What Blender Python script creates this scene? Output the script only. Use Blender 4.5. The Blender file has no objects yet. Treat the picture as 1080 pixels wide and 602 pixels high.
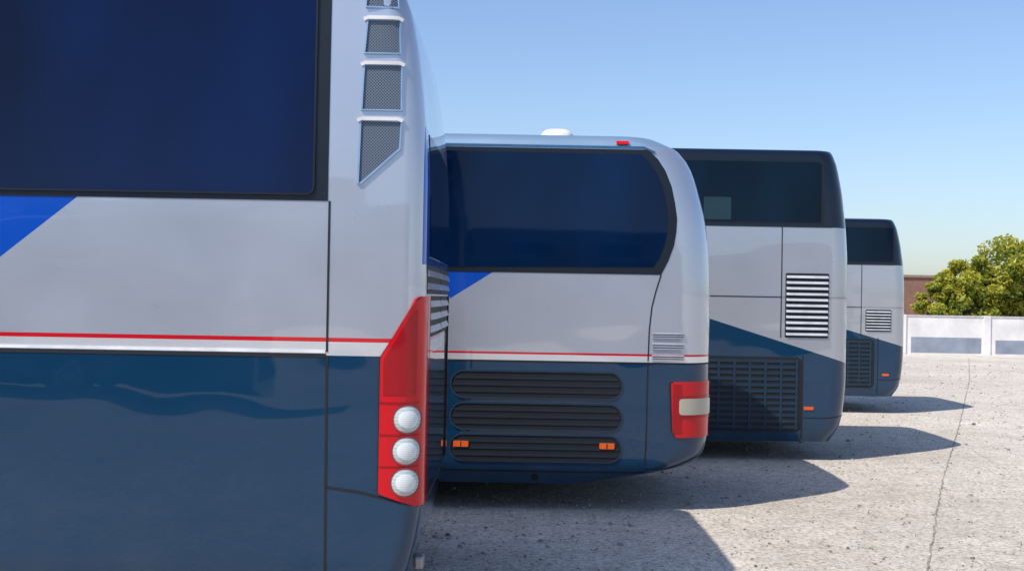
import bpy, bmesh, math, random
from math import sin, cos, pi, sqrt, radians
import numpy as np
random.seed(7); rng=np.random.default_rng(7)
scene=bpy.context.scene
scene.view_settings.view_transform='Standard'
scene.view_settings.look='None'
scene.view_settings.exposure=0

# ------------------------------------------------------------ materials
def new_mat(name):
    m=bpy.data.materials.new(name); m.use_nodes=True
    nt=m.node_tree; b=nt.nodes['Principled BSDF']
    return m,nt,b
def L(nt,a,b): nt.links.new(a,b)
def math_node(nt,op,a,b=None,clamp=False):
    n=nt.nodes.new('ShaderNodeMath'); n.operation=op; n.use_clamp=clamp
    for k,v in ((0,a),(1,b)):
        if v is None: continue
        if isinstance(v,(int,float)): n.inputs[k].default_value=v
        else: L(nt,v,n.inputs[k])
    return n.outputs[0]
def mixc(nt,f,a,b,mode='MIX'):
    n=nt.nodes.new('ShaderNodeMix'); n.data_type='RGBA'; n.blend_type=mode
    if isinstance(f,(int,float)): n.inputs[0].default_value=f
    else: L(nt,f,n.inputs[0])
    for k,v in ((6,a),(7,b)):
        if isinstance(v,tuple): n.inputs[k].default_value=(*v,1) if len(v)==3 else v
        else: L(nt,v,n.inputs[k])
    return n.outputs[2]
def noise(nt,coord,scale,detail=4,rough=.55,w=0):
    n=nt.nodes.new('ShaderNodeTexNoise'); n.inputs['Scale'].default_value=scale
    n.inputs['Detail'].default_value=detail; n.inputs['Roughness'].default_value=rough
    if coord is not None: L(nt,coord,n.inputs['Vector'])
    return n.outputs['Fac']
def ramp(nt,f,p0,p1,c0=(0,0,0,1),c1=(1,1,1,1)):
    n=nt.nodes.new('ShaderNodeValToRGB'); e=n.color_ramp.elements
    e[0].position=p0; e[1].position=p1; e[0].color=c0; e[1].color=c1
    L(nt,f,n.inputs[0]); return n.outputs[0]
def maprange(nt,v,a,b,c,d):
    mr=nt.nodes.new('ShaderNodeMapRange'); 
    for k,x in zip((1,2,3,4),(a,b,c,d)): mr.inputs[k].default_value=x
    L(nt,v,mr.inputs[0]); return mr.outputs[0]
def objco(nt):
    return nt.nodes.new('ShaderNodeTexCoord').outputs['Object']
def bump(nt,h,strength,dist,b):
    n=nt.nodes.new('ShaderNodeBump'); n.inputs['Strength'].default_value=strength
    n.inputs['Distance'].default_value=dist; L(nt,h,n.inputs['Height']); L(nt,n.outputs[0],b.inputs['Normal'])
    return n

def simple(name,col,rough=.5,metal=0,coat=0,var=.12,scale=6,bumps=0):
    m,nt,b=new_mat(name); co=objco(nt)
    n=noise(nt,co,scale)
    dark=tuple(c*(1-var*2) for c in col); light=tuple(min(1,c*(1+var)) for c in col)
    L(nt,ramp(nt,n,.3,.75,(*dark,1),(*light,1)),b.inputs['Base Color'])
    b.inputs['Roughness'].default_value=rough; b.inputs['Metallic'].default_value=metal
    b.inputs['Coat Weight'].default_value=coat; b.inputs['Coat Roughness'].default_value=.05
    if bumps: bump(nt,noise(nt,co,scale*8),bumps,.01,b)
    return m

SILVER=(.52,.55,.61); BLUE=(.001,.038,.094); ROYAL=(.003,.075,.46); RED=(.62,.008,.018); WHITE=(.80,.80,.82); NAVY=(.003,.009,.022)
def livery(name,regions,silver=SILVER):
    """regions: (colour,[(A,B,C)...]) -> where A*x+B*z+C>0 for all, in bus coordinates."""
    m,nt,b=new_mat(name); co=objco(nt)
    sp=nt.nodes.new('ShaderNodeSeparateXYZ'); L(nt,co,sp.inputs[0])
    X,Z=sp.outputs[0],sp.outputs[2]
    r=nt.nodes.new('ShaderNodeRGB'); r.outputs[0].default_value=(*silver,1); col=r.outputs[0]
    for c,conds in regions:
        msk=None
        for A,B,C in conds:
            v=math_node(nt,'ADD',math_node(nt,'ADD',math_node(nt,'MULTIPLY',X,A),math_node(nt,'MULTIPLY',Z,B)),C)
            v=math_node(nt,'GREATER_THAN',v,0.0)
            msk=v if msk is None else math_node(nt,'MULTIPLY',msk,v)
        col=mixc(nt,msk,col,c)
    bw=nt.nodes.new('ShaderNodeRGBToBW'); L(nt,col,bw.inputs[0]); lum=bw.outputs[0]
    n1=noise(nt,co,.9,3,.5)
    col=mixc(nt,1.0,col,ramp(nt,n1,.3,.7,(.92,.93,.94,1),(1,1,1,1)),'MULTIPLY')
    n2=noise(nt,co,1.7,6,.6)
    dust=math_node(nt,'MULTIPLY',maprange(nt,Z,1.1,.2,.002,.05),ramp(nt,n2,.35,.75))
    col=mixc(nt,dust,col,(.34,.30,.25))
    L(nt,col,b.inputs['Base Color'])
    # metallic flake in the silver paint, solid colour below
    L(nt,maprange(nt,lum,.1,.5,.2,.6),b.inputs['Metallic'])
    L(nt,maprange(nt,n2,.3,.7,.26,.34),b.inputs['Roughness'])
    b.inputs['Specular IOR Level'].default_value=.2
    b.inputs['Coat Weight'].default_value=1; b.inputs['Coat Roughness'].default_value=.02
    L(nt,maprange(nt,lum,.1,.5,1.43,1.7),b.inputs['Coat IOR'])
    mp2=nt.nodes.new('ShaderNodeMapping'); mp2.inputs['Scale'].default_value=(.7,.7,1.3); L(nt,co,mp2.inputs[0])
    nb=bump(nt,noise(nt,mp2.outputs[0],1.3,1,.4),.20,.05,b); L(nt,nb.outputs[0],b.inputs['Coat Normal'])
    return m

def glass_mat(name,base=(.001,.009,.055),ztop=None):
    m,nt,b=new_mat(name); co=objco(nt)
    mp=nt.nodes.new('ShaderNodeMapping'); mp.inputs['Scale'].default_value=(1.0,1,.5); L(nt,co,mp.inputs[0])
    n=noise(nt,mp.outputs[0],.9,2,.5)
    L(nt,ramp(nt,n,.35,.7,(base[0]*.45,base[1]*.45,base[2]*.45,1),(base[0]*1.5,base[1]*1.5,base[2]*1.3,1)),b.inputs['Base Color'])
    b.inputs['Roughness'].default_value=.03; b.inputs['IOR'].default_value=1.3
    bump(nt,noise(nt,co,.9,1,.4),.06,.03,b)
    return m
M={}
M['glass']=glass_mat('tinted_glass')
M['glass_b']=glass_mat('tinted_glass_b',(.001,.013,.055))
M['glass_dark']=glass_mat('dark_tinted_glass',(.001,.009,.024))
M['rubber']=simple('black_rubber',(.004,.008,.016),.35)
M['black']=simple('black_plastic',(.005,.006,.008),.6)
M['seam']=simple('seam_shadow_gap',(.006,.009,.014),.8)
M['tyre']=simple('tyre_rubber',(.02,.02,.02),.85)
M['steel']=simple('wheel_steel',(.35,.35,.36),.4,.7)
M['chrome']=simple('bezel',(.35,.03,.04),.25,.2)
M['slat_blue']=simple('dark_blue_slat',(.003,.026,.056),.6)
M['grille_bar']=simple('matt_grille_bar',(.003,.013,.028),.6)
M['slat_silver']=simple('silver_slat',(.5,.52,.56),.35,.1,coat=.4)
M['rim']=simple('recess_trim',(.26,.42,.64),.3,.2,coat=.5)
M['roofcap']=simple('white_fibreglass',(.70,.70,.68),.5)
M['skirt']=simple('under_body',(.012,.012,.013),.8)
def lens(name,col,rough=.12,scale=60,bs=.12,coat=.6):
    m,nt,b=new_mat(name); co=objco(nt)
    w=nt.nodes.new('ShaderNodeTexWave'); w.inputs['Scale'].default_value=scale; w.bands_direction='Z'; L(nt,co,w.inputs[0])
    L(nt,mixc(nt,ramp(nt,w.outputs['Fac'],.2,.8),tuple(c*.82 for c in col),col),b.inputs['Base Color'])
    b.inputs['Roughness'].default_value=rough; b.inputs['Coat Weight'].default_value=coat; b.inputs['Coat Roughness'].default_value=.03; b.inputs['Coat IOR'].default_value=1.4
    b.inputs['IOR'].default_value=1.3
    bump(nt,w.outputs['Fac'],bs,.002,b); return m
M['red']=lens('red_lens',(.62,.003,.012)); M['amber']=lens('amber_lens',(.8,.12,.01)); M['clear']=lens('clear_lens',(.46,.52,.52),.12,16,.1)
M['clear_in']=lens('clear_lens_centre',(.72,.76,.76),.1,30,.2)
M['red2']=lens('deep_red_lens',(.36,.002,.008))
M['clearb']=lens('reversing_lens',(.50,.47,.36),.1,40)
m,nt,b=new_mat('perforated_mesh'); co=objco(nt)
sp=nt.nodes.new('ShaderNodeSeparateXYZ'); L(nt,co,sp.inputs[0])
mx=math_node(nt,'SINE',math_node(nt,'MULTIPLY',sp.outputs[0],360.)); mz=math_node(nt,'SINE',math_node(nt,'MULTIPLY',sp.outputs[2],360.))
pp=math_node(nt,'MULTIPLY',mx,mz)
L(nt,ramp(nt,pp,.0,.35,(.14,.18,.24,1),(.015,.018,.024,1)),b.inputs['Base Color']); b.inputs['Roughness'].default_value=.5; b.inputs['Metallic'].default_value=.3
M['mesh']=m

# ------------------------------------------------------------ mesh helpers
def make_obj(name,verts,faces,mat,parent=None,smooth=False,mats=None,loc=None):
    me=bpy.data.meshes.new(name); me.from_pydata([tuple(v) for v in verts],[],faces)
    me.validate(); me.update()
    for mm in (mats or [mat]): me.materials.append(mm)
    if smooth:
        for p in me.polygons: p.use_smooth=True
    ob=bpy.data.objects.new(name,me); scene.collection.objects.link(ob)
    if parent: ob.parent=parent
    if loc: ob.location=loc
    return ob
def box_geo(x0,x1,y0,y1,z0,z1):
    v=[(x0,y0,z0),(x1,y0,z0),(x1,y1,z0),(x0,y1,z0),(x0,y0,z1),(x1,y0,z1),(x1,y1,z1),(x0,y1,z1)]
    f=[(0,3,2,1),(4,5,6,7),(0,1,5,4),(1,2,6,5),(2,3,7,6),(3,0,4,7)]
    return v,f
def boxes(name,lst,mat,parent=None,bevel=0):
    V=[];F=[]
    for bx in lst:
        v,f=box_geo(*bx); o=len(V); V+=v; F+=[tuple(i+o for i in q) for q in f]
    ob=make_obj(name,V,F,mat,parent)
    if bevel:
        md=ob.modifiers.new('b','BEVEL'); md.width=bevel; md.segments=2
    return ob
def empty(name,loc=(0,0,0)):
    e=bpy.data.objects.new(name,None); e.location=loc; e.empty_display_size=.5
    scene.collection.objects.link(e); return e

def rrect(t0,t1,z0,z1,r,n=6):
    pts=[]
    for cx,cz,s in ((t1-r,z1-r,0),(t0+r,z1-r,90),(t0+r,z0+r,180),(t1-r,z0+r,270)):
        for k in range(n+1):
            a=radians(s+90*k/n); pts.append((cx+r*cos(a),cz+r*sin(a)))
    return pts
def stroke(pts,w):
    l=[];r=[]
    for i,p in enumerate(pts):
        q0=pts[max(0,i-1)]; q1=pts[min(len(pts)-1,i+1)]
        dx,dz=q1[0]-q0[0],q1[1]-q0[1]; d=sqrt(dx*dx+dz*dz); nx,nz=-dz/d*w/2,dx/d*w/2
        l.append((p[0]+nx,p[1]+nz)); r.append((p[0]-nx,p[1]-nz))
    return l+r[::-1]
def rect(t0,t1,z0,z1): return [(t0,z0),(t1,z0),(t1,z1),(t0,z1)]

def interp(tab,z):
    if z<=tab[0][0]: return tab[0][1]
    if z>=tab[-1][0]: return tab[-1][1]
    return float(np.interp(z,[p[0] for p in tab],[p[1] for p in tab]))

class Bus:
    def __init__(s,Xr,d,zb,zt,R,prof,rr=.2,bow=.05,length=12.0,tumble=.04,yaw=0):
        s.Xr,s.d,s.zb,s.zt,s.R,s.rr,s.bow,s.Ln,s.tumble=Xr,d,zb,zt,R,rr,bow,length,tumble
        s.w=1.275
        zs=np.linspace(zb,zt,240); a=np.array([interp(prof,z) for z in zs])
        k=6; ap=np.pad(a,k,mode='edge'); a2=np.convolve(ap,np.ones(2*k+1)/(2*k+1),'same')[k:-k]
        s.zs_=zs; s.as_=a2
        s.root=empty('coach_bus',(Xr,d,0)); s.root.rotation_euler=(0,0,radians(yaw))
    def a0(s,z): return float(np.interp(z,s.zs_,s.as_))
    def inset(s,z):
        i=0.
        if z>2.2: i+=s.tumble*((z-2.2)/(s.zt-2.2))**1.5
        if z>s.zt-s.rr:
            q=min(1,(z-(s.zt-s.rr))/s.rr); i+=s.rr*1.3*(1-sqrt(max(0,1-q*q)))
        if z<s.zb+.25:
            q=(s.zb+.25-z)/.25; i+=.05*q*q
        return i
    def surf(s,t,z,o=0.,far=False):
        a0=s.a0(z); R=s.R; w=s.w; i=s.inset(z)
        if t>=a0+R: a=t;y=0;nx=0;ny=-1
        else:
            th=(a0+R-t)/R
            if th<=pi/2: a=a0+R-R*sin(th); y=R-R*cos(th); nx=sin(th); ny=-cos(th)
            else: a=a0; y=R+(th-pi/2)*R; nx=1; ny=0
        X=-a+s.bow*(1-((y-w)/w)**2)+nx*o
        Y=y+i*(1-y/w)+ny*o
        if far: Y=2*w-Y
        return (X,Y,z)
    def body(s,mat):
        Ln,R,w=s.Ln,s.R,s.w
        Rf=.35
        zs=list(np.linspace(s.zb,s.zb+.3,10))+list(np.linspace(s.zb+.35,s.zt-s.rr,34))
        zs+=[s.zt-s.rr+s.rr*sin(k/12*pi/2) for k in range(1,13)]
        rings=[]
        for z in zs:
            a0=s.a0(z); i=s.inset(z)
            af=Ln-(.25*max(0,(z-1.4)/(s.zt-1.4))**2+.1*max(0,(z-s.zt+s.rr)/s.rr)**3)
            near=[]
            for k in range(5): near.append((af,w-(w-Rf)*k/5))
            for k in range(9):
                th=k/8*pi/2; near.append((af-Rf+Rf*cos(th),Rf-Rf*sin(th)))
            a1=a0+R
            for k in range(1,26): near.append((af-Rf+(a1-(af-Rf))*k/26,0))
            for k in range(15):
                th=k/14*pi/2; near.append((a0+R-R*sin(th),R-R*cos(th)))
            for k in range(1,9): near.append((a0,R+(w-R)*k/8))
            pts=[]
            for a,y in near:
                bo=s.bow*(1-((y-w)/w)**2) if a<Ln/2 else 0
                pts.append((-a+bo,y+i*(1-y/w),z))
            far=[(x,2*w-y,zz) for x,y,zz in pts[1:-1]][::-1]
            rings.append(pts+far)
        n=len(rings[0]); V=[p for r in rings for p in r]; F=[]
        for j in range(len(rings)-1):
            for k in range(n):
                k2=(k+1)%n; F.append((j*n+k,j*n+k2,(j+1)*n+k2,(j+1)*n+k))
        last=rings[-1]
        prev=len(rings)-1
        for q,h in ((.93,.012),(.8,.028),(.5,.045)):
            cur=[]
            for x,y,z in last:
                e=(1-q)*1.2
                xx=min(max(x,-Ln+.3+e),-s.a0(s.zt)-e)
                cur.append((xx,w+(y-w)*q,z+h))
            V+=cur; prev+=1
            for k in range(n):
                k2=(k+1)%n; F.append(((prev-1)*n+k,(prev-1)*n+k2,prev*n+k2,prev*n+k))
        F.append(tuple(prev*n+k for k in range(n)))
        F.append(tuple(range(n))[::-1])
        ob=make_obj('body',V,F,mat,s.root,smooth=True)
        bm=bmesh.new(); bm.from_mesh(ob.data); bmesh.ops.recalc_face_normals(bm,faces=bm.faces[:])
        for f in bm.faces:
            if len(f.verts)>6: f.smooth=False
        for e in bm.edges:
            if any(len(f.verts)>6 and f.normal.z<-.5 for f in e.link_faces): e.smooth=False
        bm.to_mesh(ob.data); bm.free()
        return ob
    def patch(s,name,polys,mat,o=.004,far=False,ofun=None,both=False,step=.07,smooth=True):
        if polys and isinstance(polys[0][0],(int,float)): polys=[polys]
        V=[];F=[];SM=[]
        for fr in ((False,True) if both else (far,)):
            for poly in polys:
                bm=bmesh.new()
                vs=[bm.verts.new((p[0],0,p[1])) for p in poly]
                bm.faces.new(vs)
                ts=[p[0] for p in poly]; zz=[p[1] for p in poly]
                cuts=[]; c=math.floor(min(ts)/step)*step
                while c<min(max(ts),1.1):
                    cuts.append(('x',c)); c+=step
                c=max(2.2,min(zz)) if min(zz)>.7 else min(zz)
                while c<max(zz):
                    if c<.7 or c>2.2: cuts.append(('z',c))
                    c+=.09
                if ofun: 
                    nn=10 if step<.04 else 4
                    for k in range(1,nn): cuts.append(('z',min(zz)+(max(zz)-min(zz))*k/nn)); cuts.append(('x',min(ts)+(max(ts)-min(ts))*k/nn))
                for ax,c in cuts:
                    co=(c,0,0) if ax=='x' else (0,0,c); no=(1,0,0) if ax=='x' else (0,0,1)
                    bmesh.ops.bisect_plane(bm,geom=bm.verts[:]+bm.edges[:]+bm.faces[:],plane_co=co,plane_no=no,dist=1e-5)
                bm.verts.index_update(); base=len(V); nb=len(bm.verts)
                tz=[(v.co.x,v.co.z) for v in bm.verts]
                for t,z in tz:
                    oo=ofun(t,z,poly) if ofun else o
                    V.append(s.surf(t,z,oo,fr))
                for f in bm.faces: F.append(tuple(base+v.index for v in f.verts)); SM.append(smooth)
                low={}
                for e in bm.edges:
                    if len(e.link_faces)==1:
                        ids=[]
                        for v in e.verts:
                            if v.index not in low:
                                low[v.index]=len(V); V.append(s.surf(*tz[v.index],-.006,fr))
                            ids.append(v.index)
                        F.append((base+ids[0],base+ids[1],low[ids[1]],low[ids[0]])); SM.append(False)
                bm.free()
        me=bpy.data.meshes.new(name); me.from_pydata(V,[],F); me.materials.append(mat)
        for p,sm in zip(me.polygons,SM): p.use_smooth=sm
        bm=bmesh.new(); bm.from_mesh(me); bmesh.ops.recalc_face_normals(bm,faces=bm.faces[:])
        for e in bm.edges:
            if len(e.link_faces)==2 and e.link_faces[0].smooth!=e.link_faces[1].smooth: e.smooth=False
        bm.to_mesh(me); bm.free()
        ob=bpy.data.objects.new(name,me); scene.collection.objects.link(ob); ob.parent=s.root
        return ob
    def ring(s,name,outer_list,width,mat,o=.014,both=False):
        V=[];F=[]
        for fr in ((False,True) if both else (False,)):
            for out in outer_list:
                n=len(out); cx=sum(p[0] for p in out)/n; cz=sum(p[1] for p in out)/n
                inn=[]
                for i,p in enumerate(out):
                    q0=out[i-1]; q1=out[(i+1)%n]; dx,dz=q1[0]-q0[0],q1[1]-q0[1]; d=sqrt(dx*dx+dz*dz) or 1
                    nx,nz=-dz/d,dx/d
                    if nx*(cx-p[0])+nz*(cz-p[1])<0: nx,nz=-nx,-nz
                    inn.append((p[0]+nx*width,p[1]+nz*width))
                b0=len(V)
                for lp,oo in ((out,-.004),(out,o),(inn,o),(inn,-.004)):
                    V+=[s.surf(t,z,oo,fr) for t,z in lp]
                for j in range(3):
                    for k in range(n):
                        k2=(k+1)%n; F.append((b0+j*n+k,b0+j*n+k2,b0+(j+1)*n+k2,b0+(j+1)*n+k))
        return make_obj(name,V,F,mat,s.root)
    def louvre(s,name,t0,t1,z0,z1,n,mat,back=True,depth=.028,r=.02,both=True,gap=.5,ins=.012):
        if back: s.patch(name+'_opening',rrect(t0,t1,z0,z1,r),M['black'],.003,both=both)
        h=(z1-z0-.02)/n; pol=[]
        for k in range(n):
            zz=z0+.01+k*h+h*gap*.5; pol.append(rect(t0+ins,t1-ins,zz,zz+h*(1-gap)))
        def of(t,z,poly):
            zl=min(p[1] for p in poly); zh=max(p[1] for p in poly)
            return .005+depth*(1-(z-zl)/(zh-zl))
        s.patch(name+'_slats',pol,mat,ofun=of,both=both,smooth=False)
    def wheels(s):
        for a in (3.3,9.4):
            pts=[(a+.62*cos(radians(k*10)),.5+.62*sin(radians(k*10))) for k in range(-2,21)]
            zmin=s.zb+.02
            pts=[(t,max(z,zmin)) for t,z in pts]
            s.patch('wheel_arch',pts,M['black'],.004,both=True,step=5)
            for side in (0,1):
                V=[];F=[];n=40
                prof=[(.22,-.02),(.26,.03),(.30,.03),(.32,-.01),(.44,-.02),(.49,.01),(.5,.06),(.5,.25),(.45,.3),(.0,.3)]
                prof=[(0.001,.0),(.12,.0),(.14,.02)]+prof
                for r,y in prof:
                    yy=y-.005
                    for k in range(n):
                        an=2*pi*k/n; V.append((-a+r*cos(an),(yy if side==0 else 2*s.w-yy),.5+r*sin(an)))
                for j in range(len(prof)-1):
                    for k in range(n):
                        F.append((j*n+k,j*n+(k+1)%n,(j+1)*n+(k+1)%n,(j+1)*n+k))
                ob=make_obj('wheel',V,F,None,s.root,smooth=True,mats=[M['tyre'],M['steel']])
                for p in ob.data.polygons:
                    j=p.index//n
                    if j<6: p.material_index=1
        boxes('underframe',[(-8.6,-4.2,.5,2.05,.2,s.zb+.05),(-2.2,-.95,.6,1.95,.2,s.zb+.05)],M['skirt'],s.root)
    def front(s):
        w=s.w; L0=-s.Ln
        V=[];F=[];n=12
        for j in range(8):
            z=1.3+j/7*(s.zt-.45-1.3)
            af=s.Ln-(.25*max(0,(z-1.4)/(s.zt-1.4))**2)
            for k in range(n+1):
                y=.16+(2*w-.32)*k/n; e=min(y,2*w-y); dx=.35-sqrt(max(0,.35**2-max(0,.35-e)**2))
                V.append((-af-.008+dx,y,z))
        for j in range(7):
            for k in range(n):
                F.append((j*(n+1)+k,j*(n+1)+k+1,(j+1)*(n+1)+k+1,(j+1)*(n+1)+k))
        make_obj('windscreen',V,F,M['glass_dark'],s.root,smooth=True)
        boxes('headlamps',[(L0-.02,L0+.1,.3,.65,.7,.95),(L0-.02,L0+.1,1.9,2.25,.7,.95)],M['clear'],s.root,.02)
        boxes('door_mirror_arms',[(L0-.35,L0+.1,.0,.06,2.6,2.66),(L0-.4,L0-.3,-.12,.1,2.0,2.65),(L0-.35,L0+.1,2*w-.06,2*w,2.6,2.66),(L0-.4,L0-.3,2*w-.1,2*w+.12,2.0,2.65)],M['black'],s.root,.02)

# ------------------------------------------------------------ BUS 1 (nearest)
X1=-.50
b1=Bus(X1,6.76,.22,4.02,.13,[(.22,.14),(.3,.09),(.4,.07),(.6,.02),(.8,0),(2.7,0),(3.1,.03),(3.4,.07),(3.65,.12),(3.85,.22),(4.02,.45)],rr=.2,bow=.012)
liv1=livery('coach_paint_a',[
  (ROYAL,[(-.81,1.,-2.5+.81*(-2.49-X1)),(0,-1,2.5)]),
  (WHITE,[(0,-1,1.70)]),(RED,[(0,1,-1.698),(0,-1,1.722)]),(BLUE,[(0,-1,1.62)]),
  (ROYAL,[(1,0,.02),(0,1,-2.15),(0,-1,2.95)]),
])
b1.body(liv1)
a_s=.55
b1.patch('window_surround',rect(a_s+.01,11.3,2.5,3.82),M['rubber'],.004,both=True)
wins=[];t=a_s+.085
while t<11.2:
    e=min(t+2.75,11.24); wins.append(rrect(t,e,2.53,3.78,.05,4)); t=e+.03
b1.patch('side_windows',wins,M['glass'],.009,both=True)
b1.ring('window_seal',[wins[0]],.012,M['rubber'],.016)
b1.patch('panel_joints',[stroke([(a_s,2.5),(a_s,1.64)],.012),stroke([(a_s,1.62),(a_s-.01,.24)],.014),
   stroke([(a_s-.01,.87),(.35,.845),(.12,.79),(.0,.765),(-.2,.75),(-1.2,.75)],.014),
   rect(a_s+.006,11.6,1.608,1.63),stroke([(3.0,1.61),(3.0,.3)],.01),stroke([(5.6,1.61),(5.6,.3)],.01),stroke([(8.2,1.61),(8.2,.3)],.01)],M['seam'],.0035,both=True)
b1.patch('belt_moulding',rect(a_s+.01,11.6,1.634,1.652),simple('belt_trim',WHITE,.3,coat=.6),.006,both=True)
v_all=[[(.22,3.72),(.40,3.72),(.405,3.61),(.215,3.61)],
       [(.205,3.545),(.395,3.545),(.41,3.345),(.20,3.345)],
       [(.19,3.285),(.41,3.285),(.42,3.02),(.185,3.02)],
       [(.185,2.965),(.425,2.965),(.435,2.60),(.41,2.60),(.19,2.80)]]
v_all=[[(t-.04,z) for t,z in p] for p in v_all]
b1.patch('pillar_vent_mesh',v_all,M['mesh'],.004,both=True)
b1.ring('pillar_vent_frames',v_all,.011,M['rim'],.014,both=True)
vent_highlight=[stroke([(min(p[0] for p in q)-.004,q[0][1]-.004),(min(p[0] for p in q)+.02,q[0][1]+.008),(max(p[0] for p in q)-.02,q[0][1]+.008),(max(p[0] for p in q)+.004,q[0][1]-.004)],.02) for q in v_all]
b1.patch('pillar_vent_highlights',vent_highlight,M['roofcap'],.02,both=True)  # white strips paint in the highlight along each vent's top edge
tail=[(.245,.84),(.245,1.61),(.05,1.95),(.02,1.965),(-.22,1.97),(-.22,.76),(.03,.765)]
b1.patch('tail_lamp',tail,M['red'],.014,both=True)
b1.patch('tail_lamp_panels',[[(.225,1.40),(.225,1.60),(.06,1.88),(.04,1.89),(.04,1.40)]],M['red2'],.017,both=True)
b1.ring('tail_lamp_gasket',[[(t+ (.006 if t>.1 else -.004),z) for t,z in tail]],.007,M['seam'],.015,both=True)
def disc(t,z,r,n=28): return [(t+r*cos(2*pi*k/n),z+r*sin(2*pi*k/n)) for k in range(n)]
lc=[(.085,1.265),(.089,1.085),(.093,.905)]
lam=[disc(t,z,.078) for t,z in lc]
def dome(t,z,poly):
    ct=sum(p[0] for p in poly)/len(poly); cz=sum(p[1] for p in poly)/len(poly)
    r=sqrt((t-ct)**2+(z-cz)**2)/.078
    return .016+.018*max(0,1-r*r)
b1.patch('round_lamps',lam,M['clear'],ofun=dome,both=True,step=.03)
def dome2(t,z,poly): return dome(t,z,poly)+.003
b1.patch('round_lamp_centres',[disc(t,z,.05) for t,z in lc],M['clear_in'],ofun=dome2,both=True,step=.03)
b1.ring('round_lamp_bezels',[disc(t,z,.086) for t,z in lc],.009,M['chrome'],.020,both=True)
b1.patch('lamp_dividers',[rect(.02,.242,1.354,1.362),rect(.02,.242,1.172,1.178),rect(.02,.242,.992,.998)],M['red2'],.0185,both=True)
b1.patch('rear_window',rect(-.24,-1.204,2.2,2.93),M['glass'],.004,both=True)
b1.louvre('rear_grille',-1.2,-.10,1.98,2.15,2,M['slat_silver'],depth=.012,gap=.5)
b1.louvre('rear_grille_low',-1.2,-.24,1.72,1.97,3,M['slat_silver'],depth=.012,gap=.5)
b1.wheels(); b1.front()
boxes('tow_eye',[(-.06,.0,.3,.42,.34,.42)],M['steel'],b1.root,.015)

# ------------------------------------------------------------ BUS 2
X2=1.86
b2=Bus(X2,10.96,.25,3.50,.33,[(.25,1.2),(.29,.75),(.33,.5),(.38,.28),(.45,.10),(.55,.03),(.7,0),(2.1,0),(2.45,.02),(2.75,.06),(3.08,.15),(3.25,.22),(3.38,.32),(3.46,.44),(3.50,.65)],rr=.14,bow=.05,tumble=.03)
liv2=livery('coach_paint_b',[
  (ROYAL,[(-.64,1.,-2.2+.64*(-.18-X2)),(0,-1,2.21)]),
  (WHITE,[(0,-1,1.45)]),(RED,[(0,1,-1.446),(0,-1,1.466)]),(BLUE,[(0,-1,1.385)]),
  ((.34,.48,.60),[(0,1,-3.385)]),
])
b2.body(liv2)
def W2(X): return X2-X
wo=[(1.24,3.355),(1.33,3.27),(1.40,3.165),(1.46,3.02),(1.495,2.86),(1.515,2.72),(1.51,2.6),(1.49,2.47),(1.44,2.33),(1.375,2.2)]
win=[(W2(x),z) for x,z in wo]+[(11.3,2.2),(11.3,3.355)]
b2.patch('window_surround',win,M['rubber'],.004,both=True)
wi=[(1.17,3.31),(1.25,3.25),(1.32,3.14),(1.38,3.0),(1.415,2.85),(1.43,2.72),(1.425,2.6),(1.40,2.47),(1.36,2.36),(1.30,2.27)]
g=[[(W2(x),z) for x,z in wi]+[(2.9,2.24),(2.9,3.32)]]
t=2.93
while t<11.2:
    e=min(t+2.0,11.25); g.append(rect(t,e,2.24,3.32)); t=e+.03
b2.patch('side_windows',g,M['glass_b'],.009,both=True)
b2.patch('drip_rail',[stroke([(11.3,3.375),(.66,3.375),(.56,3.33)],.02)],simple('drip_rail_blue',(.02,.10,.22),.3,coat=.6),.012,both=True)
sx=[(1.375,2.2),(1.33,2.05),(1.295,1.9),(1.275,1.7),(1.268,1.4)]
b2.patch('panel_joints',[stroke([(W2(x),z) for x,z in sx],.012),stroke([(W2(1.268),1.37),(W2(1.262),.62),(W2(1.25),.36)],.013),
   stroke([(W2(1.26),.40),(W2(1.5),.405),(.12,.50),(-.1,.52)],.010),
   rect(-.9,11.6,1.376,1.39),stroke([(W2(-.9),1.37),(W2(-.9),.3)],.012),rect(W2(1.26),W2(-.9),.36,.372),stroke([(5.6,1.37),(5.6,.3)],.01),stroke([(8.2,1.37),(8.2,.3)],.01)],M['seam'],.0035,both=True)
slots=[rrect(W2(1.04),W2(-.56),zc-.13,zc+.13,.125,8) for zc in (1.165,.87,.58)]
b2.patch('side_grille_openings',slots,M['black'],.003,both=True)
b2.ring('side_grille_frames',slots,.014,M['slat_blue'],.012,both=True)
sl=[]
for zc in (1.165,.87,.58):
    for k in (-1,0,1):
        zz=zc+k*.062; q=.125-sqrt(max(0,.11**2-(k*.062)**2)); sl.append(rect(W2(1.02)+q-.01,W2(-.54)-q+.01,zz-.012,zz+.010))
b2.patch('side_grille_bars',sl,M['grille_bar'],.010,both=True)
b2.patch('side_marker_lamps',[rrect(W2(.97),W2(.83),.585,.64,.01,3),rrect(W2(-.38),W2(-.52),.585,.64,.01,3)],M['amber'],.018,both=True)
b2.patch('side_marker_centres',[rect(W2(.905),W2(.895),.59,.635),rect(W2(-.445),W2(-.455),.59,.635)],M['black'],.0195,both=True)
lg=simple('louvre_grey',(.28,.30,.35),.4)
for nm,q0,q1 in (('pillar_louvre',1.605,1.68),('pillar_louvre_mid',1.50,1.585),('pillar_louvre_low',1.40,1.475)):
    b2.louvre(nm,W2(1.61),W2(1.29),q0,q1,3,lg,back=False,depth=.014,gap=.35)
tl=[(W2(1.47),1.20),(W2(1.50),1.215),(-.2,1.22),(-.2,.70),(W2(1.53),.70),(W2(1.49),.76)]
b2.patch('tail_lamp',tl,M['red'],.012,both=True)
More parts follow.
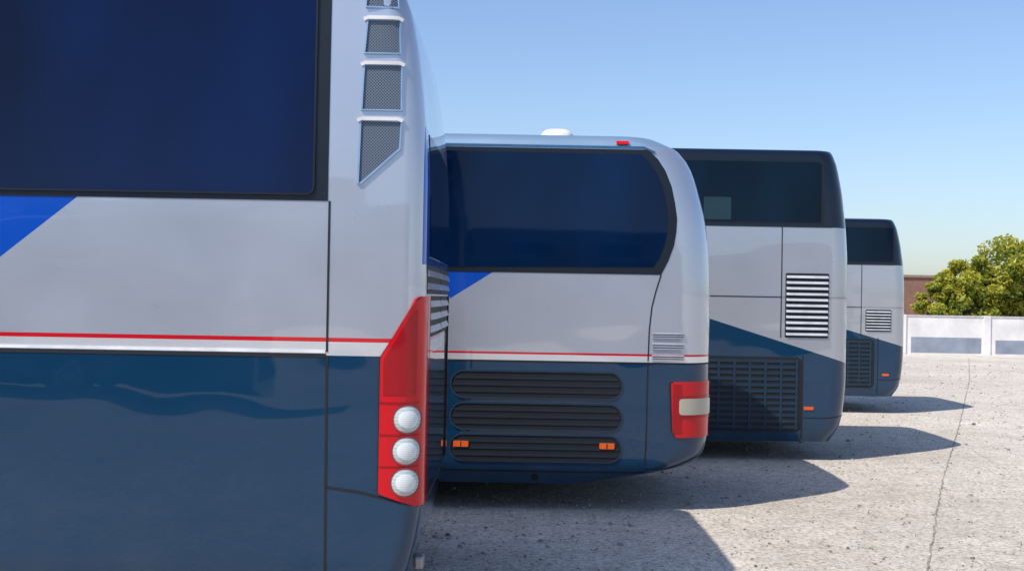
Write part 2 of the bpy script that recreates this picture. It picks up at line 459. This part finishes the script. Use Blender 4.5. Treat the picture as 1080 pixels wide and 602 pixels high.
b2.ring('tail_lamp_gasket',[tl],.012,M['seam'],.0135,both=True)
b2.patch('reversing_lens',rrect(-.12,W2(1.56),.91,1.06,.03,4),M['clearb'],.018,both=True)
b2.patch('lamp_dividers',[rect(-.2,W2(1.5),1.075,1.085),rect(-.2,W2(1.5),.885,.895)],M['red2'],.0175,both=True)
b2.patch('lamp_inner',[rect(W2(1.58),W2(1.505),.74,1.19)],M['red2'],.0165,both=True)
b2.patch('roof_marker_lamp',rrect(W2(1.06),W2(.94),3.405,3.435,.012,3),M['red'],.03,both=True)
b2.patch('jacking_point',disc(W2(.24),.31,.035,14),M['black'],.004,both=True)
b2.patch('rear_window',rect(-.35,-1.16,2.3,3.2),M['glass_dark'],.006,both=True)
b2.louvre('engine_grille',-1.14,-.3,.7,1.3,7,M['slat_blue'])
b2.wheels(); b2.front()
def dome_obj(name,root,cx,cy,cz,rx,ry,rz,mat):
    V=[];F=[];n=24;m=7
    for j in range(m):
        ph=j/(m-1)*pi/2*.97
        for k in range(n):
            an=2*pi*k/n
            def sg(v,p): return math.copysign(abs(v)**p,v)
            V.append((cx+rx*cos(ph)**.6*sg(cos(an),.6),cy+ry*cos(ph)**.6*sg(sin(an),.6),cz+rz*sin(ph)))
    for j in range(m-1):
        for k in range(n): F.append((j*n+k,j*n+(k+1)%n,(j+1)*n+(k+1)%n,(j+1)*n+k))
    F.append(tuple((m-1)*n+k for k in range(n)))
    return make_obj(name,V,F,mat,root,smooth=True)
dome_obj('roof_vent',b2.root,-1.45,.65,3.50,.17,.3,.11,M['roofcap'])
dome_obj('roof_aircon',b2.root,-6.5,1.275,3.50,1.3,.8,.16,M['roofcap'])
dome_obj('roof_aircon',b1.root,-6.5,1.275,4.0,1.3,.8,.16,M['roofcap'])

# ------------------------------------------------------------ BUS 3 / 4 (same family)
def rear_bus(Xr,d,zb,zt,zwin,diag,seams,louv,grill,marker,zline,paint,R=.24):
    h=zt-zwin
    b=Bus(Xr,d,zb,zt,R,[(zb,.20),(zb+.12,.09),(zb+.35,.03),(zb+.7,.0),(zwin-.4,.0),(zwin,.025),(zwin+h*.45,.075),(zwin+h*.8,.14),(zt-.04,.19),(zt,.24)],rr=.07,bow=.04,tumble=.05)
    x0,z0,x1,z1=diag; sl=(z1-z0)/(x1-x0)
    b.body(livery(paint,[(BLUE,[(sl,-1,z0-sl*(x0-Xr))]),(NAVY,[(0,1,-zwin)]),
        ((.30,.31,.34),[(0,-1,zline+.012),(0,1,-zline+.012),(-sl,1,-z0+sl*(x0-Xr))])],silver=(.47,.485,.52)))
    b.patch('window_surround',rect(Xr-seams[2],11.3,zwin+.03,zt-.12),M['rubber'],.004,both=True)
    g=[];t=Xr-seams[2]+.04
    while t<11.2:
        e=min(t+2.2,11.25); g.append(rrect(t,e,zwin+.06,zt-.16,.04,3)); t=e+.04
    b.patch('side_windows',g,M['glass_dark'],.009,both=True)
    b.patch('panel_joints',[stroke([(Xr-seams[0],zwin),(Xr-seams[0],zline-.5)],.012),rect(Xr-seams[0],11.6,zline-.005,zline+.005),
        stroke([(Xr-seams[1],grill[3]+.02),(Xr-seams[1],zb+.04)],.014),stroke([(R,zwin+.005),(11.6,zwin+.005)],.014),
        stroke([(-.1,zb+.33),(.3,zb+.3),(Xr-seams[1],zb+.3)],.012),
        stroke([(5.6,zline),(5.6,.3)],.01),stroke([(8.2,zline),(8.2,.3)],.01)],M['seam'],.0035,both=True)
    t0,t1,q0,q1,n=louv
    b.louvre('side_louvre',Xr-t1,Xr-t0,q0,q1,n,M['slat_silver'],depth=.022,gap=.56)
    t0,t1,q0,q1,n=grill
    o=rrect(Xr-t1,Xr-t0,q0,q1,.09,6); b.patch('engine_side_grille',o,M['black'],.003,both=True)
    hh=(q1-q0-.04)/n
    bars=[rect(Xr-t1+.05,Xr-t0-.03,q0+.02+k*hh+hh*.3,q0+.02+k*hh+hh*.78) for k in range(n)]
    b.patch('engine_side_grille_bars',bars,M['slat_blue'],.012,both=True)
    m=int((t1-t0)/.2)
    b.patch('engine_side_grille_ribs',[rect(Xr-t1+.06+k*(t1-t0-.1)/m,Xr-t1+.09+k*(t1-t0-.1)/m,q0+.03,q1-.03) for k in range(m+1)],M['slat_blue'],.015,both=True)
    mx,mz=marker
    b.patch('side_marker_lamp',rrect(Xr-mx-.06,Xr-mx+.06,mz-.02,mz+.02,.01,3),M['amber'],.012,both=True)
    b.patch('rear_window',rect(-.35,-1.14,zwin-.1,zt-.4),M['glass_dark'],.006,both=True)
    b.patch('tail_lamp',rrect(-.38,-.2,.8,1.35,.04,4),M['red'],.012,both=True)
    b.louvre('engine_grille',-1.1,-.45,.6,1.3,7,M['slat_blue'])
    b.wheels(); b.front()
    dome_obj('roof_aircon',b.root,-6.5,1.275,zt,1.3,.8,.14,M['roofcap'])
    return b
X3=4.20
b3=rear_bus(X3,14.7,.24,3.87,2.90,(2.42,1.76,4.07,1.257),(3.34,3.62,3.86),(3.39,3.93,1.53,2.33,11),(2.36,3.62,.36,1.29,12),(3.70,.66),2.03,'coach_paint_c')
X4=7.07
b4=rear_bus(X4,21.2,.31,3.49,2.66,(5.98,1.50,6.98,1.22),(6.25,6.56,6.85),(6.33,6.79,1.47,1.86,7),(5.6,6.5,.46,1.34,11),(6.7,.7),1.9,'coach_paint_d')
b3.patch('window_teal_patch',rrect(X3-2.70,X3-2.36,2.98,3.26,.02,3),simple('dim_teal',(.004,.030,.042),.3,coat=.3),.0105)  # small dim teal patch laid on the window glass
# next coach of the row, behind the photographer (seen only in reflections)
X5=-4.6
b5=rear_bus(X5,-10.2,.28,3.6,2.5,(-6.6,1.76,-5.0,1.257),(-5.5,-5.2,-4.95),(-5.4,-4.9,1.53,2.33,9),(-6.4,-5.3,.4,1.2,9),(-5.1,.66),2.03,'coach_paint_e')

# ------------------------------------------------------------ ground
m,nt,b=new_mat('weathered_concrete'); co=objco(nt)
n1=noise(nt,co,.16,7,.65); n2=noise(nt,co,1.6,8,.7); n3=noise(nt,co,24,6,.8); n4=noise(nt,co,6,7,.75)
col=ramp(nt,n1,.36,.64,(.53,.47,.395,1),(.72,.655,.57,1))
col=mixc(nt,.5,col,ramp(nt,n2,.3,.72,(.66,.64,.61,1),(1.12,1.1,1.08,1)),'MULTIPLY')
col=mixc(nt,.9,col,ramp(nt,n3,.36,.54,(.42,.41,.40,1),(1.12,1.12,1.12,1)),'MULTIPLY')
col=mixc(nt,.5,col,ramp(nt,n4,.4,.56,(.68,.66,.63,1),(1.1,1.1,1.1,1)),'MULTIPLY')
dn=nt.nodes.new('ShaderNodeTexNoise'); dn.inputs['Scale'].default_value=.8; dn.inputs['Detail'].default_value=5; L(nt,co,dn.inputs['Vector'])
dc=mixc(nt,.12,co,dn.outputs['Color'],'LINEAR_LIGHT')
vo=nt.nodes.new('ShaderNodeTexVoronoi'); vo.feature='DISTANCE_TO_EDGE'; vo.inputs['Scale'].default_value=.13; L(nt,dc,vo.inputs['Vector'])
crack=ramp(nt,vo.outputs['Distance'],.0005,.0020,(1,1,1,1),(0,0,0,1))
brk=ramp(nt,noise(nt,co,.35,3),.52,.60)
ck=math_node(nt,'MULTIPLY',crack,brk)
col=mixc(nt,math_node(nt,'MULTIPLY',ck,.2),col,(.16,.14,.12))
oil=ramp(nt,noise(nt,co,.7,4,.6),.62,.74)
col=mixc(nt,math_node(nt,'MULTIPLY',oil,.30),col,(.14,.12,.10))
L(nt,col,b.inputs['Base Color']); b.inputs['Roughness'].default_value=.9
b.inputs['Specular IOR Level'].default_value=.25
hh=math_node(nt,'ADD',math_node(nt,'MULTIPLY',n3,.8),math_node(nt,'SUBTRACT',math_node(nt,'MULTIPLY',n4,1.2),math_node(nt,'MULTIPLY',ck,1.0)))
bump(nt,hh,.8,.015,b)
make_obj('ground',[(-900,-900,0),(900,-900,0),(900,900,0),(-900,900,0)],[(0,1,2,3)],m)
M['joint']=simple('joint_filler',(.34,.30,.25),.9,var=.3,scale=9)
def joint(name,pts,w):
    V=[];F=[];n=0
    for i in range(len(pts)-1):
        (xa,ya),(xb,yb)=pts[i],pts[i+1]; d=sqrt((xb-xa)**2+(yb-ya)**2); k=max(2,int(d/.12))
        for j in range(k+1):
            q=j/k; x=xa+(xb-xa)*q+random.uniform(-.010,.010); y=ya+(yb-ya)*q; ww=w*random.uniform(.2,1.2)
            nx,ny=-(yb-ya)/d*ww/2,(xb-xa)/d*ww/2
            V+=[(x+nx,y+ny,.004),(x-nx,y-ny,.004)]
            if j: F.append((n-2,n-1,n+1,n))
            n+=2
    return make_obj(name,V,F,M['joint'])
joint('ground_joint',[(2.7,6.5),(3.12,8.8),(4.75,13),(7.6,20),(12.0,31),(17.0,44)],.022)

V=[];F=[]
for k in range(11000):
    y=5.5+34*random.random()**1.6; x=random.uniform(-1.5,1.0+y*.5)
    r=random.uniform(.003,.010)*(1+random.random()**8*1.8)*(1+y*.03)
    o=len(V); ro=random.random()*6
    for j in range(4):
        an=ro+j*pi/2; rr_=r*random.uniform(.7,1.2); V.append((x+rr_*cos(an),y+rr_*sin(an),.0))
    for j in range(4):
        an=ro+.3+j*pi/2; rr_=r*random.uniform(.4,.8); V.append((x+rr_*cos(an),y+rr_*sin(an),r*random.uniform(.5,.9)))
    for j in range(4): F.append((o+j,o+(j+1)%4,o+4+(j+1)%4,o+4+j))
    F.append((o+4,o+5,o+6,o+7))
make_obj('gravel',V,F,simple('stone_chips',(.45,.40,.34),.9,var=.4,scale=3))

# ------------------------------------------------------------ perimeter wall
wall=empty('perimeter_wall',(0,47,0))
mw=simple('whitewashed_plaster',(.76,.73,.71),.85,var=.1,scale=1.2,bumps=.3)
mg=simple('grey_painted_patch',(.27,.31,.38),.8,var=.14,scale=1.5)
px=[18.85+3.35*k for k in range(-24,20)]
boxes('wall_panels',[(p+.14,p+3.21,0,.18,0,1.50) for p in px],mw,wall)
boxes('wall_posts',[(p-.14,p+.14,-.06,.24,0,1.56) for p in px],mw,wall,.01)
boxes('wall_coping',[(p+.14,p+3.21,-.03,.21,1.50,1.55) for p in px],simple('coping_concrete',(.55,.53,.5),.9),wall)
boxes('painted_patches',[(p+.35,p+3.14,-.004,.0,.06,.60+.04*((i*7)%3)) for i,p in enumerate(px)],mg,wall)

m,nt,b=new_mat('brick'); co=objco(nt); mp=nt.nodes.new('ShaderNodeMapping'); mp.inputs['Rotation'].default_value=(radians(90),0,0); L(nt,co,mp.inputs[0])
br=nt.nodes.new('ShaderNodeTexBrick'); br.inputs['Scale'].default_value=4; br.inputs['Color1'].default_value=(.20,.08,.05,1); br.inputs['Color2'].default_value=(.26,.12,.08,1); br.inputs['Mortar'].default_value=(.24,.2,.17,1); br.inputs['Mortar Size'].default_value=.02
L(nt,mp.outputs[0],br.inputs[0]); L(nt,mixc(nt,.6,br.outputs[0],ramp(nt,noise(nt,co,.8,5),.3,.7,(.6,.6,.6,1),(1.1,1.1,1.1,1)),'MULTIPLY'),b.inputs['Base Color']); b.inputs['Roughness'].default_value=.9
bb=empty('brick_building',(20,72,0))
boxes('walls',[(-6,5.6,0,8,0,3.6)],m,bb)
boxes('roof_parapet',[(-6.1,5.7,-.1,8.1,3.6,3.75)],simple('parapet',(.3,.2,.15),.9),bb)
boxes('windows',[(x,x+1,-.02,.0,1.4,2.2) for x in (-5,-2.5,0)],M['glass_dark'],bb)
boxes('door',[(2.1,3.0,-.03,0,0,2.1)],M['black'],bb)

# ------------------------------------------------------------ trees
m,nt,b=new_mat('leaves'); co=objco(nt)
at=nt.nodes.new('ShaderNodeAttribute'); at.attribute_name='tint'
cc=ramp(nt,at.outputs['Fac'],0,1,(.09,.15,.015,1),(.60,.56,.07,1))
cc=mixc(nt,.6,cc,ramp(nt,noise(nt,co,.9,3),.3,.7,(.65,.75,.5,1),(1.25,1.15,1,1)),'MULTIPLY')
L(nt,cc,b.inputs['Base Color']); b.inputs['Roughness'].default_value=.55
tr=nt.nodes.new('ShaderNodeBsdfTranslucent'); L(nt,cc,tr.inputs[0]); ms=nt.nodes.new('ShaderNodeMixShader'); ms.inputs[0].default_value=.45
out=nt.nodes['Material Output']; L(nt,b.outputs[0],ms.inputs[1]); L(nt,tr.outputs[0],ms.inputs[2]); L(nt,ms.outputs[0],out.inputs[0])
M['leaf']=m; M['bark']=simple('bark',(.10,.07,.05),.95,var=.3,scale=12)
def tree(x,y,h,rx,seed,base=.35,N=26,per=420,leaf=.13):
    g=np.random.default_rng(seed); e=empty('tree',(x,y,0))
    V=[];F=[]
    def limb(p,q,r0,r1):
        p=np.array(p,float);q=np.array(q,float); d=q-p; d/=np.linalg.norm(d); u=np.cross(d,[0,1,.3]); u/=np.linalg.norm(u); v=np.cross(d,u); o=len(V)
        mid=(p+q)/2+g.normal(0,.06,3)*h*.2
        for c,r in ((p,r0),(mid,(r0+r1)/2),(q,r1)):
            for k in range(8): V.append(tuple(c+r*(u*cos(k*pi/4)+v*sin(k*pi/4))))
        for j in range(2):
            for k in range(8): F.append((o+j*8+k,o+j*8+(k+1)%8,o+(j+1)*8+(k+1)%8,o+(j+1)*8+k))
    limb((0,0,0),(0,0,h*.42),.035*h,.02*h)
    cl=[]
    for k in range(N):
        while True:
            p=g.uniform(-1,1,3)
            if np.linalg.norm(p)<1: break
        p=p/np.linalg.norm(p)*(np.linalg.norm(p)**.55)
        c=np.array([p[0]*rx*.82,p[1]*rx*.7,h*(base+1)/2+p[2]*h*(1-base)/2*.82]); cl.append((c,g.uniform(.16,.32)*rx))
        if k<11: limb((0,0,h*g.uniform(.2,.42)),c,.012*h,.003*h)
    make_obj('trunk_and_limbs',V,F,M['bark'],e,smooth=True)
    P=[];T=[]
    for c,r in cl:
        n=int(per*g.uniform(.6,1.2)); d=g.normal(size=(n,3)); d/=np.linalg.norm(d,axis=1)[:,None]
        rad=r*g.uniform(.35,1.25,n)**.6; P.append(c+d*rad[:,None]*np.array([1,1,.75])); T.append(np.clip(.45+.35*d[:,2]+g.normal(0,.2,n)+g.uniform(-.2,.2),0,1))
    P=np.concatenate(P);T=np.concatenate(T);n=len(P)
    a=g.normal(size=(n,3)); a/=np.linalg.norm(a,axis=1)[:,None]; bb_=np.cross(a,g.normal(size=(n,3))); bb_/=np.linalg.norm(bb_,axis=1)[:,None]
    s=leaf*g.uniform(.5,1.2,n)[:,None]
    Q=np.stack([P-a*s,P+bb_*s*.5,P+a*s,P-bb_*s*.5],1).reshape(-1,3)
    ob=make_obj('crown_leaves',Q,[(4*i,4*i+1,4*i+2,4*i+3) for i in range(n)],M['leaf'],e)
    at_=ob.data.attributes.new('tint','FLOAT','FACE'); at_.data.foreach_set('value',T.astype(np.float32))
tree(23.6,56,5.6,2.7,1,base=.12,N=50,per=300)
tree(21.1,54.5,4.4,1.8,2,base=.1,N=28,per=290)
tree(26.6,58,5.6,2.8,3,base=.12,N=36,per=300)
tree(31.5,56,4.9,2.6,4,base=.12,N=20,per=300)
tree(19.3,54,3.3,1.2,5,base=.1,N=22,per=220,leaf=.10)

# ------------------------------------------------------------ unseen warehouse, added behind the camera for reflections in paint and glass
wh=empty('unseen_warehouse',(-8,-34,0))
boxes('walls',[(-40,30,-12,0,0,6.5)],simple('render_beige',(.30,.28,.25),.9,var=.1,scale=.3),wh)
boxes('roof',[(-40.5,30.5,-12.5,.5,6.5,6.9)],simple('roof_sheet',(.2,.2,.22),.6),wh)
boxes('roller_doors',[(x,x+5,.0,.06,0,4.6) for x in (-36,-28,-20,-12,-4,4,12,20)],simple('roller_door',(.05,.09,.14),.5),wh)
boxes('windows',[(x,x+2,.0,.05,5.1,6) for x in range(-36,28,4)],M['glass_dark'],wh)

# ------------------------------------------------------------ light
sv=(2.2,1.72,-3.5)  # direction of travel
el=math.atan2(3.5,sqrt(sv[0]**2+sv[1]**2))
sd=bpy.data.lights.new('sun','SUN'); sd.energy=5.0; sd.angle=radians(.5); sd.color=(1,.95,.87)
so=bpy.data.objects.new('sun',sd); scene.collection.objects.link(so)
from mathutils import Vector
so.rotation_euler=Vector(sv).to_track_quat('-Z','Y').to_euler()
w=bpy.data.worlds.new('World'); scene.world=w; w.use_nodes=True; nt=w.node_tree
bg=nt.nodes['Background']; sk=nt.nodes.new('ShaderNodeTexSky'); sk.sky_type='NISHITA'; sk.sun_disc=False
sk.sun_elevation=el; sk.sun_rotation=math.atan2(-sv[0],-sv[1]); sk.air_density=1.15; sk.dust_density=.9; sk.ozone_density=3.2; sk.altitude=0
hs=nt.nodes.new('ShaderNodeHueSaturation'); hs.inputs['Saturation'].default_value=.95
L(nt,sk.outputs[0],hs.inputs['Color']); mx_=nt.nodes.new('ShaderNodeMix'); mx_.data_type='RGBA'; mx_.blend_type='MULTIPLY'; mx_.inputs[0].default_value=1
L(nt,hs.outputs[0],mx_.inputs[6]); mx_.inputs[7].default_value=(.93,.99,1.14,1)
L(nt,mx_.outputs[2],bg.inputs[0]); bg.inputs[1].default_value=.145

# ------------------------------------------------------------ camera
cam=bpy.data.cameras.new('camera'); co_=bpy.data.objects.new('camera',cam); scene.collection.objects.link(co_)
co_.location=(0,0,1.97); co_.rotation_euler=(radians(90),radians(-1.0),0)
cam.sensor_width=36; cam.lens=1250/1080*36; cam.shift_y=12.4/1080; cam.clip_end=3000; cam.clip_start=.1
scene.camera=co_
